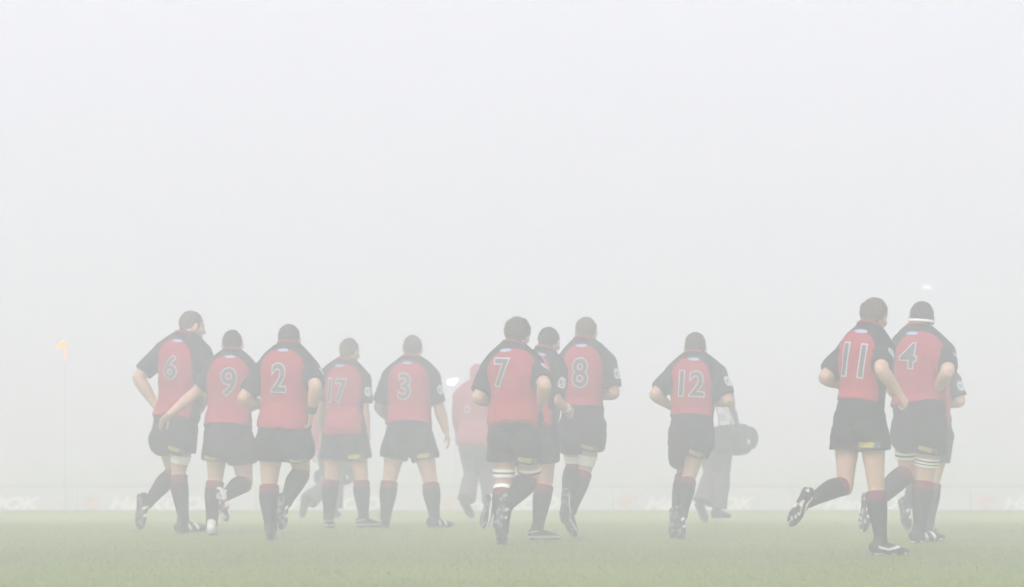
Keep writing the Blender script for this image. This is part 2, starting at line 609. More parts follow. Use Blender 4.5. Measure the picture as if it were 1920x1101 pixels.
    bo = link(bpy.data.objects.new('person', me))
    bo.location = root
    tag(bo, p['label'], 'rugby player' if p['kit'] == 'player' else 'staff member',
        'rugby players in red and black' if p['kit'] == 'player' else 'team staff walking behind the players')

    # hair
    hr = [blob(HP(0, -.014, .022), AX, (.0865 * g, .101 * g, .1015 * g), 28, 20), blob(HP(0, -.052, -.035), AX, (.064 * g, .050 * g, .055 * g))]
    bu = p['bushy']
    if bu:
        hr.append(blob(HP(0, -.012, .030), AX, ((.088 + bu) * g, (.10 + bu * .6) * g, (.098 + bu * .5) * g), 28, 20))
    V, F = remesh(hr, 0.005, 2)
    Nn = vnormals(V, F)
    V = V + Nn * folds(V * 5, int(p['top'][0]), 0.005 + bu * .25)[:, None]
    if p.get('cap'):
        o = add_obj('cap', V, F, M['jacket'], bo)
    else:
        o = add_obj('hair', V, F, M[p['hair']], bo)
        if True:
            # loose tufts that break the outline
            vs, fs = [], []
            idx = rng.choice(len(V), 900)
            for j in idx:
                if np.dot(V[j] - hc_, hu) < -.03:
                    continue
                a, n_ = V[j], Nn[j] + rng.normal(size=3) * .5 + hu * -.1
                w_ = nrm(np.cross(n_, rng.normal(size=3))) * .003
                b0 = len(vs)
                vs += [a - w_, a + w_, a + nrm(n_) * rng.uniform(.006, .011 + bu * .6)]
                fs.append((b0, b0 + 1, b0 + 2))
            V2, F2 = merge([(V, F), (np.array(vs), fs)])
            o.data = mesh_from('hair', V2, F2, M[p['hair']])
    if p.get('headband'):
        ring = [HP(math.cos(q) * .0885, -.012 + math.sin(q) * .104, -.022 + .010 * math.sin(q)) for q in np.linspace(0, 2 * np.pi, 41)]
        add_obj('headband', *sweep(ring, [(.010 * g, .0045 * g)] * 41, np.repeat(hu[None], 41, 0), 8, (True, True), 1), M['tape'], bo)

    # shirt or jacket
    staff = p['kit'] == 'staff'
    inf = .020 if not staff else .034
    hem = p.get('hem', .08) if not staff else -.10
    sp = [torso(hem, 1.0, inf, (True, True), .10 if staff else .07)] + shoulders(inf * .8)
    if not staff:
        for i in (0, 1):
            sp.append(limb(S[i], E[i], UARM, 0, p.get('sleeve', .80), inf * .85, ual[i], ka, None, (False, True), .012))
    else:
        for i in (0, 1):
            sp.append(limb(S[i], E[i], UARM, 0, 1, inf * .8, ual[i], ka))
            sp.append(limb(E[i], Wr[i], FARM, 0, .97, inf * .7, fal[i], ka, None, (False, True)))
    V, F = remesh(sp, 0.010, 3)
    rel = V - hc
    u = rel @ nrm(hl + sl)
    t = rel @ su / np.linalg.norm(N - hc)
    dep = rel @ nrm(hf + sf)
    V = V + vnormals(V, F) * ((.004 + folds(V, int(p['top'][0]) + 1, .017 if not staff else .024)) * np.clip(1.25 - .75 * t, .4, 1.3))[:, None]
    shirt = add_obj('jacket' if staff else 'shirt', V, F, M['shirt'] if not staff else M[p['top_mat']], bo)
    bvh = BVHTree.FromPolygons([tuple(v) for v in V], F)
    if not staff:
        wmax = .178 * k * h
        lo, hi = .62, .985
        tt = np.clip((t - lo) / (hi - lo), 0, 1.2)
        lim = wmax * np.sqrt(np.maximum(1 - tt ** 2.6, 0)) - np.where(tt > 1, (tt - 1) * .4, 0)
        red = np.minimum(lim - np.abs(u - .0), .3)
        for i, sg in ((0, -1), (1, 1)):          # sleeves stay black
            ax = E[i] - S[i]
            q = np.clip(((V - S[i]) @ ax) / (ax @ ax), 0, 1)
            dist = np.linalg.norm(V - S[i] - q[:, None] * ax, axis=1)
            rr = (.064 * ka + inf) * 1.12
            red = np.where((q > .12) & (dist < rr) & (np.abs(u) > wmax * .80), np.minimum(red, dist - rr), red)
        set_attr(shirt, 'red_panel', red)
        # collar
        ring = []
        for q in np.linspace(0, 2 * np.pi, 33):
            ring.append(N + hx * math.cos(q) * .082 * ka + hy * (math.sin(q) * .086 * ka + .006) + Z * (.030 - .022 * math.sin(q)) * h)
        add_obj('collar', *sweep(ring, [(.011, .007)] * 33, np.repeat(Z[None], 33, 0), 8, (True, True), 1), M['red'], shirt)
        back = -nrm(hf + sf)
        cx = nrm(np.cross(su, back))
        if p.get('num'):
            nw, nh = p.get('nsize', (.135 * len(p['num']), .255))
            c = spine(p.get('nt', .60)) + cx * p.get('nu', 0.0)
            tl = p.get('ntilt', 0.0)
            print_on('number_outline', bvh, number_flat(p['num'], nw, nh, .044), c, cx, su, M['outline'], shirt, .0075, .011, tl)
            print_on('number', bvh, number_flat(p['num'], nw, nh, .006), c, cx, su, M['number'], shirt, .0115, .011, tl)
        print_on('neck_emblem', bvh, rounded(.10, .030, 20, 2.0), spine(.962) + cx * p.get('nu', 0) * .5, cx, su, M['lilac'], shirt, .004, .012)
        # white badge on the right sleeve, with a dark device on it
        c = S[1] + (E[1] - S[1]) * .42
        nn = nrm(nrm(sl) * .75 - sf * .65)
        ay = -nrm(E[1] - S[1])
        axx = nrm(np.cross(ay, nn))
        bd = print_on('sleeve_badge', bvh, rounded(.078, .095, 16, 3.0), c, axx, ay, M['white'], shirt, .004, .016)
        me2 = bd.data
        me2.materials.append(M['number'])
        ctr = np.mean([v.co[:] for v in me2.vertices], 0) if len(me2.vertices) else c
        for pl in me2.polygons:
            rr = np.linalg.norm(np.array(pl.center) - ctr)
            if .012 < rr < .024 and pl.index % 3:
                pl.material_index = 1
    elif p.get('logo'):
        back = -nrm(hf + sf)
        cx = nrm(np.cross(su, back))
        lw = rounded(.062, .085, 16, 3.0)
        print_on('jacket_emblem', bvh, lw, spine(.55) - cx * .065, cx, su, M['white'], shirt, .005, .02)
        print_on('jacket_emblem', bvh, rounded(.036, .058, 16, 3.0), spine(.55) - cx * .065, cx, su, M['jacket'], shirt, .009, .02)
    if p.get('bib'):
        # loose white tabard panel hanging at the back, striped
        back = -nrm(hf + sf)
        cx = nrm(np.cross(su, back))
        n1, n2 = 30, 24
        vs, fs, mi = [], [], []
        for a in range(n2):
            for b in range(n1):
                uu, vv = (b / (n1 - 1) - .5) * (.30 + .10 * a / n2), .92 - .80 * a / (n2 - 1)
                c = spine(vv) + cx * (uu + .03 * a / n2)
                hit = bvh.ray_cast(Vector(c + back * .5), Vector(-back), 1.0)[0]
                base = np.array(hit) if hit is not None else c + back * .1
                vs.append(base + back * (.012 + .05 * (a / n2) ** 2 + .008 * math.sin(b * .65 + a * .3)))
        off = len(vs)
        vs += [v + back * -.006 for v in vs]
        for a in range(n2 - 1):
            for b in range(n1 - 1):
                q = (a * n1 + b, a * n1 + b + 1, (a + 1) * n1 + b + 1, (a + 1) * n1 + b)
                fs.append(q)
                fs.append(tuple(off + z for z in reversed(q)))
                st = 1 if (b in (16, 21)) else 0
                if a in (17, 18, 19, 20) and b in (22, 23, 24, 25):
                    st = 1 if (a + b) % 2 else 0
                mi += [st, 0]
        ob = add_obj('bib', vs, fs, [M['white'], M['grey_jacket']], bo)
        ob.data.polygons.foreach_set('material_index', mi)

    # shorts or trousers
    if not staff:
        sp = [torso(-.16, p.get('hem', .08) + .035, .011, (False, True))] + glutes(.022)
        for i in (0, 1):
            sp.append(limb(Hp[i], K[i], THIGH, -.02, p.get('shorts', (.58, .58))[i], .016, legl[i], kl, None, (False, True), .024))
        V, F = remesh(sp, 0.010, 2)
        V = V + vnormals(V, F) * (.006 + folds(V, int(p['top'][0]) + 2, .015))[:, None]
        sh = add_obj('shorts', V, F, M['black'], bo)
        bv2 = BVHTree.FromPolygons([tuple(v) for v in V], F)
        i = p.get('patch', 1)
        if i is not None:
            c = Hp[i] + (K[i] - Hp[i]) * (p.get('shorts', (.58, .58))[i] - .085) + hl * .0
            ay = nrm(Hp[i] - K[i])
            pb = nrm(-hf + hl * .15 * (1 if i else -1))
            ax_ = nrm(np.cross(ay, pb))
            pt = print_on('sponsor_patch', bv2, rounded(.155, .042, 16, 6.0), c, ax_, ay, [M['yellow']][0], sh, .004, .012, -6)
            pt.data.materials.append(M['number'])
            for pl in pt.data.polygons:
                q = (np.array(pl.center) - c) @ ax_
                if q > .028 and (pl.index % 4):
                    pl.material_index = 1
    else:
        sp = [torso(-.17, .14, .014, (False, True))] + glutes(.016)
        for i in (0, 1):
            sp.append(limb(Hp[i], K[i], THIGH, 0, 1, .022, legl[i], kl))
            sp.append(limb(K[i], A[i], [(0, .066), (.3, .074), (.6, .070), (1, .072)], 0, .97, .012, shl[i], kl, SHIN_BACK, (False, True), .02))
        V, F = remesh(sp, 0.011, 3)
        V = V + vnormals(V, F) * (folds(V, int(p['top'][0]) + 2, .014))[:, None]
        add_obj('trousers', V, F, M['trousers'], bo)

    # socks, boots, tape
    for i in (0, 1):
        fd, up, sd = feet[i]
        if not staff:
            t0 = p.get('sock', (.10, .10))[i]
            V, F = limb(K[i], A[i], SHIN, t0, 1.0, .008, shl[i], kl, SHIN_BACK, (True, False), 0, 24)
            so = add_obj('sock', V, F, M['sock'], bo)
            tt = ((V - K[i]) @ (A[i] - K[i])) / np.dot(A[i] - K[i], A[i] - K[i])
            set_attr(so, 'band', (t0 + .13) - tt)
            V = V + 0
            ri = add_obj('sock_cuff', *limb(K[i], A[i], SHIN, t0 - .012, t0 + .05, .0125, shl[i], kl, SHIN_BACK, (True, True), 0, 24), M['sock'], so)
            set_attr(ri, 'band', [1.0] * len(ri.data.vertices))
        # boot
        def B(a, b, c):
            return A[i] + (fd * a + up * b + sd * c) * h
        rings = [(-.074, -.046, .024, .034), (-.055, -.042, .035, .044), (0, -.040, .039, .047), (.05, -.046, .042, .042), (.10, -.055, .048, .033), (.15, -.062, .048, .026), (.19, -.067, .037, .019), (.208, -.070, .022, .012)]
        bp = [sweep([B(a, b, 0) for a, b, _, _ in rings], [(w * h, t_ * h) for _, _, w, t_ in rings], sd, 20, (False, False), 3, 2.2)]
        bp.append(sweep([B(-.012, -.05, 0), B(-.012, -.005, 0), A[i] + nrm(K[i] - A[i]) * .045 * h], [(.043 * h, .052 * h), (.044 * h, .050 * h), (.046 * kl, .049 * kl)], sd, 18, (False, True), 3))
        V, F = remesh(bp, 0.006, 2)
        bc = p.get('boots', ('boot', 'boot'))[i]
        bt = add_obj('shoe' if staff else 'boot', V, F, M['shoe'] if staff else M[bc], bo)
        rel = V - A[i]
        q, ht, sdq = rel @ fd / h, rel @ up / h, rel @ sd / h
        if not staff:
            style = p.get('bstyle', 'three')
            if style == 'three':       # three slanting side stripes
                z = (q + ht * .5) * 46
                st = np.where((q > .02) & (q < .115) & (np.abs(sdq) > .018), np.sin(z * 2.1 + 1.0) * .6 - .15, -1)
            elif style == 'line':      # a pale line along the sole
                st = np.where((ht < -.072 + .012) & (ht > -.085), .5, -1)
                st = np.maximum(st, np.where(np.abs(ht + .015 - q * .2) < .004, .5, -1))
            else:                      # a curved flash
                st = np.where((np.abs(ht + .055 - .9 * np.abs(q - .04) ** 1.3 * .6) < .010) & (q < .13) & (q > -.04), .5, -1)
            set_attr(bt, 'stripe', st)
        sol = [(-.075, .024), (-.055, .034), (0, .032), (.05, .034), (.10, .045), (.15, .047), (.19, .036), (.208, .018)]
        so_p = [sweep([B(a, -.086 + (.006 if a > .17 else 0), 0) for a, _ in sol], [(w * h, .007 * h) for _, w in sol], sd, 16, (False, False), 2, 3.0)]
        if not staff:
            for a, c in ((-.05, .02), (-.05, -.02), (-.015, .02), (-.015, -.02), (.085, .03), (.085, -.03), (.125, .034), (.125, -.034), (.165, .022), (.165, -.022)):
                so_p.append(sweep([B(a, -.084, c), B(a, -.101, c)], [.010 * h, .0065 * h], sd, 10, (True, True), 2))
        V, F = remesh(so_p, 0.005, 1)
        add_obj('sole', V, F, M[p.get('sole', 'sole')] if not staff else M['shoe'], bt)
    for i, t0, t1, mt in p.get('straps', ()):
        add_obj('thigh_strap', *limb(Hp[i], K[i], THIGH, t0, t1, .010, legl[i], kl, None, (True, True), 0, 24), M[mt], bo)
    for i, t0, t1, mt in p.get('bands', ()):
        add_obj('wrist_tape', *limb(E[i], Wr[i], FARM, t0, t1, .006, fal[i], ka, None, (True, True), 0, 20), M[mt], bo)
    for i, t0, t1, mt in p.get('knee_tape', ()):
        add_obj('shin_tape', *limb(K[i], A[i], SHIN, t0, t1, .014, shl[i], kl, SHIN_BACK, (True, True), 0, 24), M[mt], bo)
    return bo, dict(S=S, E=E, W=Wr, root=root, s=s, at=W)

def D(y_sole):
    return CAM_Z * F_PX / (y_sole - HOR)

PEOPLE = [
 dict(id='6', num='6', d=D(1001.5), H=1.97, k=1.0, kl=1.02, karm=1.12, yaw=22, syaw=24, hyaw=62, label='tall rugby player number 6 walking with his left hand on his hip', hair='hair_fair',
      top=(364, 581), neck=(349, 633), S=[(294, 646), (392, 652)], hip=(328, 800), nt=.66, nu=-.035, ntilt=0,
      E=[(259, 704, -.3), (388, 728, .3)], W=[(292, 757, .3), (375, 765, .6)],
      K=[(327, 884, .35), (335, 880, .2)], A=[(276, 941, -.9), (345, 974, -.2)], T=[(275, 1000, -.2), ('flat', 62, .10)],
      straps=[(1, .62, .80, 'tape')], shorts=(.30, .52), curl=(55, 40), hem=.10, nsize=(.125, .21)),
 dict(id='9', num='9', d=D(1004.5), H=1.82, k=1.08, yaw=4, label='rugby player number 9 in white boots reaching his left hand to number 6', hair='hair_black',
      top=(436, 617), neck=(436, 664), S=[(389, 682), (480, 686)], hip=(428, 812), nt=.64, lean=.08,
      E=[(367, 733, 0), (484, 748, -.3)], W=[(318, 774, .2), (462, 766, .9)], hand=((300, 790), None),
      K=[(404, 893, .25), (460, 903, .4)], A=[(397, 980, -.25), (420, 928, -1)], T=[('flat', 0), (438, 985, -.2)],
      boots=('boot_white', 'boot_white'), sole='sole_pale', patch=0, curl=(12, 45), hem=.09, nsize=(.135, .245)),
 dict(id='2', num='2', d=D(1014), H=1.85, k=1.13, yaw=10, syaw=10, label='broad rugby player number 2 jogging with a dark band on his right wrist', hair='hair_brown',
      top=(543, 608), neck=(541, 653), S=[(485, 682), (592, 684)], hip=(532, 806), nt=.62, nu=-.03,
      E=[(456, 746, -.3), (592, 724, -1)], W=[(497, 761, 1), (584, 772, .6)],
      K=[(505, 903, .3), (566, 884, .9)], A=[(508, 990, -.3), (535, 942, -1)], T=[('flat', 0), (534, 1006, -.25)],
      bands=[(1, .72, .98, 'dark_tape')], hem=.03, nsize=(.122, .235)),
 dict(id='17', num='17', d=D(990), H=1.84, k=1.05, yaw=16, syaw=14, hyaw=32, label='rugby player number 17 walking with his right arm hanging down', hair='hair_fair',
      top=(658, 635), neck=(648, 683), S=[(602, 699), (690, 703)], hip=(646, 812), nt=.60, nu=-.035, nsize=(.180, .225), ntilt=-4,
      E=[(600, 760, .2), (682, 766, -.1)], W=[(603, 800, .7), (688, 822, .3)],
      K=[(622, 895, .2), (678, 896, .3)], A=[(616, 970, -.2), (682, 969, -.2)], T=[('flat', 5), ('flat', 48)], curl=(45, 25), bstyle='line', hem=.05),
 dict(id='3', num='3', d=D(990), H=1.86, k=1.13, yaw=4, hyaw=8, label='stocky rugby player number 3 standing with legs wide apart', hair='hair_fair',
      top=(775, 630), neck=(770, 679), S=[(723, 700), (818, 700)], hip=(767, 808), nt=.62, nu=-.04, nsize=(.115, .245),
      E=[(711, 764, .5), (824, 766, .1)], W=[(736, 790, .9), (836, 808, .2)],
      K=[(731, 898, .1), (807, 903, .2)], A=[(723, 971, -.1), (815, 970, -.2)], T=[('flat', -12), ('flat', 52)], sleeve=.84, curl=(45, 22), headless=0, hem=.08),
 dict(id='7', num='7', d=D(1021), H=1.87, k=1.12, yaw=16, syaw=16, hyaw=20, label='bushy haired rugby player number 7 running with taped thighs', hair='hair_brown', bushy=.012,
      top=(973, 594), neck=(963, 650), S=[(910, 678), (1012, 674)], hip=(968, 799), nt=.68, nu=-.06, nsize=(.118, .225), ntilt=-4,
      E=[(897, 742, -.4), (1022, 718, -.9)], W=[(930, 750, .9), (1014, 752, .7)],
      K=[(945, 905, .3), (994, 898, .8)], A=[(941, 993, -.3), (950, 944, -1)], T=[('flat', 0), (937, 1002, -.3)],
      straps=[(0, .72, .77, 'tape'), (0, .775, .80, 'dark_tape'), (0, .805, .86, 'tape'), (1, .74, .79, 'tape'), (1, .795, .83, 'dark_tape')],
      knee_tape=[(0, .04, .12, 'tape')], sock=(.12, .10), hem=.06),
 dict(id='B', num=None, d=D(1013), H=1.81, k=1.0, yaw=20, syaw=22, hyaw=24, label='dark haired rugby player half hidden between number 7 and number 8', hair='hair_black',
      top=(1032, 612), neck=(1022, 660), S=[(975, 686), (1056, 686)], hip=(1002, 812),
      E=[(975, 752, -.2), (1040, 748, -.3)], W=[(990, 770, .9), (1063, 764, .8)],
      K=[(985, 898, .6), (1023, 900, .25)], A=[(926, 945, -1), (1008, 988, -.2)], T=[(916, 996, -.2), ('flat', 62)],
      bands=[(1, .80, 1.0, 'tape')], bstyle='line', patch=None, hem=.10),
 dict(id='8', num='8', d=D(1007), H=1.87, k=.98, yaw=6, hyaw=14, label='rugby player number 8 running with a broad white strap on his right thigh', hair='hair_fair',
      top=(1101, 608), neck=(1094, 658), S=[(1049, 683), (1150, 684)], hip=(1092, 808), nt=.62, nu=-.015, nsize=(.13, .25),
      E=[(1047, 754, -.2), (1152, 750, -.2)], W=[(1064, 768, .8), (1128, 756, 1)],
      K=[(1076, 890, .5), (1096, 893, .4)], A=[(1063, 950, -.9), (1070, 972, -.4)], T=[(1062, 1002, -.2), (1086, 1004, .5)],
      straps=[(1, .66, .88, 'tape'), (0, .68, .84, 'tape')], bstyle='line', shorts=(.58, .52), hem=.18),
 dict(id='12', num='12', d=D(1010), H=1.82, k=.97, kl=.98, karm=1.1, yaw=5, label='rugby player number 12 running alone in the gap beside the bag carrier', hair='hair_brown',
      top=(1304, 619), neck=(1303, 666), S=[(1253, 687), (1355, 687)], hip=(1296, 805), nt=.63, nu=-.01, nsize=(.21, .212),
      E=[(1227, 734, -.3), (1364, 745, -.3)], W=[(1258, 757, .8), (1336, 750, 1)],
      K=[(1282, 880, .9), (1291, 892, .3)], lift=-.012, A=[(1267, 966, -.6), (1279, 962, -.8)], T=[(1269, 1010, -.2), (1286, 1014, -.3)], shorts=(.72, .50), hem=.19),
 dict(id='11', num='11', d=D(1041), H=1.85, k=.89, karm=1.12, yaw=26, syaw=24, hyaw=30, label='rugby player number 11 nearest the camera with his left boot kicked up behind', hair='hair_fair', bushy=.006,
      top=(1642, 559), neck=(1630, 617), S=[(1578, 644), (1668, 641)], hip=(1611, 782), nt=.63, nu=-.045, nsize=(.165, .235), ntilt=-3,
      E=[(1546, 705, -.3), (1652, 690, -.9)], W=[(1580, 720, .8), (1684, 733, .4)],
      K=[(1585, 907, .2), (1643, 910, .25)], A=[(1516, 937, -.8), (1652, 1012, -.15)], T=[(1484, 1003, -.25), ('flat', 68)],
      bstyle='flash', sole='sole_pale', curl=(55, 60), shorts=(.46, .46), kl=1.02, hem=.17),
 dict(id='4', num='4', d=D(1019), H=1.98, k=1.07, yaw=16, syaw=14, hyaw=6, label='tall rugby player number 4 wearing a white headband behind number 11', hair='hair_black', headband=True,
      top=(1730, 562), neck=(1722, 617), S=[(1672, 642), (1781, 648)], hip=(1724, 788), nt=.72, nu=-.06, nsize=(.135, .205), ntilt=-8,
      E=[(1672, 720, .2), (1778, 693, -1)], W=[(1688, 745, .8), (1757, 724, .9)],
      K=[(1703, 880, .3), (1733, 893, .4)], A=[(1638, 942, -.8), (1724, 988, -.25)], T=[(1634, 1000, -.3), ('flat', 62, .08)],
      straps=[(0, .56, .62, 'tape'), (0, .625, .655, 'dark_tape'), (0, .66, .71, 'tape'), (1, .62, .655, 'tape'), (1, .66, .68, 'dark_tape'), (1, .685, .715, 'tape'), (1, .72, .735, 'dark_tape'), (1, .74, .77, 'tape')],
      shorts=(.40, .52), sole='sole_pale', hem=.18),
 dict(id='J', num=None, d=D(1001), H=1.78, k=1.0, yaw=12, syaw=12, label='rugby player almost wholly hidden behind number 4, right elbow showing', hair='hair_brown', lean=.16,
      top=(1744, 646), neck=(1742, 682), S=[(1696, 702), (1794, 702)], hip=(1745, 816),
      E=[(1697, 758, 0), (1801, 752, -.2)], W=[(1716, 768, .9), (1774, 758, 1)],
      K=[(1726, 893, .6), (1750, 900, .25)], A=[(1700, 948, -1), (1742, 980, -.2)], T=[(1713, 1006, -.2), ('flat', 20)], patch=None, hem=.08),
 dict(id='RJ', kit='staff', d=D(972), H=1.72, k=1.05, yaw=14, label='staff member in red jacket and dark trousers behind number 7', top_mat='jacket', cap=True, logo=True,
      top=(896, 689), neck=(894, 729), S=[(856, 745), (934, 745)], hip=(893, 832),
      E=[(858, 792, .2), (930, 792, .2)], W=[(866, 826, .8), (928, 824, .8)],
      K=[(884, 897, .2), (914, 893, .5)], A=[(874, 945, -.6), (922, 950, -.4)], T=[(889, 968, .6), ('flat', 30)]),
 dict(id='BB', kit='staff', d=D(980), H=1.74, k=1.0, yaw=18, label='staff member in a white striped bib carrying a bag behind number 12', top_mat='grey_jacket', bib=True,
      top=(1322, 672), neck=(1322, 714), S=[(1290, 729), (1366, 729)], hip=(1340, 822), hair='hair_brown',
      E=[(1292, 778, .2), (1368, 776, .2)], W=[(1300, 812, .6), (1380, 808, .3)], curl=(40, 60),
      K=[(1334, 895, .3), (1356, 893, .4)], A=[(1316, 950, -.5), (1345, 962, -.2)], T=[(1328, 974, .5), ('flat', 45)]),
 dict(id='AA', kit='staff', d=D(970), H=1.70, k=1.0, yaw=10, label='staff member in red jacket carrying a bag, hidden behind number 17', top_mat='jacket', lean=.14,
      top=(644, 704), neck=(640, 740), S=[(598, 757), (678, 757)], hip=(628, 838), hair='hair_brown',
      E=[(593, 800, 0), (666, 802, .2)], W=[(588, 840, .2), (645, 848, .4)], curl=(30, 60),
      K=[(618, 903, .3), (632, 902, .3)], A=[(578, 938, -.9), (627, 952, -.2)], T=[(576, 968, -.2), ('flat', 10)]),
]
INFO = {}
for sp_ in PEOPLE:
    INFO[sp_['id']] = person(sp_)

# ------------------------------------------------------------------ carried bags (things of their own)
def bag(name, who, side, px, py, w_px, h_px, label, tilt):
    bo, inf = INFO[who]
    W, s, root = inf['at'], inf['s'], inf['root']
    hand = inf['W'][side]
    c = W(px, py, hand[1])
    w, hh, dp = w_px / s / 2, h_px / s / 2, .13
    ct, st = math.cos(R(tilt)), math.sin(R(tilt))
    x, z, y = np.array([ct, 0, st]), np.array([-st, 0, ct]), np.array([0, 1.0, 0])
    prt = [sweep([c - x * w, c - x * w * .6, c, c + x * w * .6, c + x * w], [(dp * .82, hh * .78), (dp, hh * .96), (dp, hh), (dp, hh * .95), (dp * .8, hh * .72)], y, 24, (False, False), 4, 2.8)]
    prt.append(sweep([c - x * w * .55 - z * hh * .25 - y * dp, c - z * hh * .25 - y * dp * 1.12, c + x * w * .55 - z * hh * .25 - y * dp], [(hh * .42, .03), (hh * .46, .035), (hh * .42, .03)], z, 16, (False, False), 3, 3))
    V, F = remesh(prt, .012, 2)
    V = V + vnormals(V, F) * folds(V, 5, .012)[:, None]
    V0 = V - c
    o = add_obj('carry_bag', V0, F, M['bag'])
    o.location = root + c
    tag(o, label, 'bag', 'bags carried by staff')
    for sg in (-1, 1):
        f0 = c + x * w * .45 - y * dp * sg * .9 + z * hh * .5
        f1 = c - x * w * .45 - y * dp * sg * .9 + z * hh * .5
        gp = hand + nrm(hand - inf['E'][side]) * .085
        arc = [f0 - z * hh * .8, f0, f0 * .45 + gp * .55 + x * .03, gp, f1 * .45 + gp * .55 - x * .03, f1, f1 - z * hh * .8]
        V, F = sweep(np.array(arc) - c, [(.016, .005)] * 7, y, 8, (True, True), 4)
        add_obj('handle', V, F, M['bag'], o)
    zc = [c - x * w * .8 + z * hh * .75, c + z * hh * 1.02, c + x * w * .8 + z * hh * .75]
    add_obj('zip', *sweep(np.array(zc) - c, [.006] * 3, y, 6, (True, True), 5), M['dark_tape'], o)
    e = c - x * w * .78 - y * dp * .93
    add_obj('buckle', *sweep(np.array([e + z * hh * .45, e - z * hh * .1, e - z * hh * .45]) - c, [(.012, .012), (.018, .014), (.028, .012)], x, 8, (True, True), 3), M['strap'], o)
    e = c + x * w * .62 - y * dp * .98
    add_obj('emblem', *blob(e - z * hh * .2 - c, np.array([x, y, z]), (.034, .02, .03), 12, 8), M['strap'], o)
    return o

bag('carry_bag', 'BB', 1, 1385, 825, 46, 60, 'large dark bag hanging beside the staff member in the white bib', 8)
bag('carry_bag', 'AA', 1, 630, 892, 62, 40, 'dark bag with pale straps seen between the legs of number 17', 4)

# ------------------------------------------------------------------ pitch
def ground_mat(name, wet, spec):
    m = bpy.data.materials.new(name)
    m.use_nodes = True
    nt = m.node_tree
    b = nt.nodes['Principled BSDF']
    b.inputs['Roughness'].default_value = wet
    b.inputs['Specular IOR Level'].default_value = spec
    geo = nt.nodes.new('ShaderNodeNewGeometry')
    sep = nt.nodes.new('ShaderNodeSeparateXYZ')
    nt.links.new(geo.outputs['Position'], sep.inputs[0])
    n1 = nt.nodes.new('ShaderNodeTexNoise')
    n1.inputs['Scale'].default_value = 0.9
    n1.inputs['Detail'].default_value = 8
    n1.inputs['Roughness'].default_value = 0.7
    nt.links.new(geo.outputs['Position'], n1.inputs['Vector'])
    # mown bands run across the pitch, 5 m each
    ma = nt.nodes.new('ShaderNodeMath')
    ma.operation = 'MULTIPLY'
    ma.inputs[1].default_value = 2 * math.pi / 10.0
    nt.links.new(sep.outputs['Y'], ma.inputs[0])
    si = nt.nodes.new('ShaderNodeMath')
    si.operation = 'SINE'
    nt.links.new(ma.outputs[0], si.inputs[0])
    mr = nt.nodes.new('ShaderNodeMapRange')
    mr.inputs['From Min'].default_value, mr.inputs['From Max'].default_value = -.35, .35
    mr.inputs['To Min'].default_value, mr.inputs['To Max'].default_value = 0.04, 0.16
    nt.links.new(si.outputs[0], mr.inputs['Value'])
    far = nt.nodes.new('ShaderNodeMapRange')          # turf colour paled gradually towards the boards, standing in for thicker distant fog
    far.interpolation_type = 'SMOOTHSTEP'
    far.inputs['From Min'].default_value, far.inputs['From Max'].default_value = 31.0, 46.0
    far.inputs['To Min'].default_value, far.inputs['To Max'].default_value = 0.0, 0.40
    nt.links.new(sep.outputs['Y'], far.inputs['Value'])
    ad = nt.nodes.new('ShaderNodeMath')
    ad.operation = 'MULTIPLY_ADD'
    ad.inputs[1].default_value = 0.55
    nt.links.new(n1.outputs['Fac'], ad.inputs[0])
    nt.links.new(mr.outputs['Result'], ad.inputs[2])
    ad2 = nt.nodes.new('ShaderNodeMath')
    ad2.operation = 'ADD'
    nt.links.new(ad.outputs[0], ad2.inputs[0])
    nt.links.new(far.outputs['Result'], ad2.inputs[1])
    cr = nt.nodes.new('ShaderNodeValToRGB')
    cr.color_ramp.elements[0].position, cr.color_ramp.elements[0].color = .26, (.125, .165, .005, 1)
    cr.color_ramp.elements[1].position, cr.color_ramp.elements[1].color = .55, (.185, .240, .009, 1)
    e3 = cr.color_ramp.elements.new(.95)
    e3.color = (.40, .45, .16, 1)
    nt.links.new(ad2.outputs[0], cr.inputs['Fac'])
    nt.links.new(cr.outputs['Color'], b.inputs['Base Color'])
    return m

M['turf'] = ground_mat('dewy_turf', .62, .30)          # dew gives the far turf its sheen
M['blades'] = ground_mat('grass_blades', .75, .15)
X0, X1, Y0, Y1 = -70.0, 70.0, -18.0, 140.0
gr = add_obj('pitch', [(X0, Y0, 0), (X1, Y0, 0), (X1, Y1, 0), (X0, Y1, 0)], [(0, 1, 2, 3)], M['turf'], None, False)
gr['kind'] = 'structure'

n = 70000
gy = 19.0 + 22.0 * rng.uniform(0, 1, n) ** 1.5
gx = rng.uniform(-1, 1, n) * (gy * .155 + 1.2)
gh = rng.uniform(.006, .015, n)
ga = rng.uniform(0, 2 * np.pi, n)
lx, ly = rng.normal(0, .012, n), rng.normal(0, .012, n)
wx, wy = np.cos(ga) * .0035, np.sin(ga) * .0035
V = np.empty((n, 3, 3))
V[:, 0] = np.stack([gx - wx, gy - wy, np.full(n, -.002)], 1)
V[:, 1] = np.stack([gx + wx, gy + wy, np.full(n, -.002)], 1)
V[:, 2] = np.stack([gx + lx, gy + ly, gh], 1)
me = bpy.data.meshes.new('grass')
me.vertices.add(n * 3)
me.vertices.foreach_set('co', V.reshape(-1))
me.loops.add(n * 3)
me.loops.foreach_set('vertex_index', np.arange(n * 3))
me.polygons.add(n)
me.polygons.foreach_set('loop_start', np.arange(n) * 3)
me.update()
me.validate()
me.materials.append(M['blades'])
g_o = link(bpy.data.objects.new('grass', me))
g_o['kind'] = 'stuff'

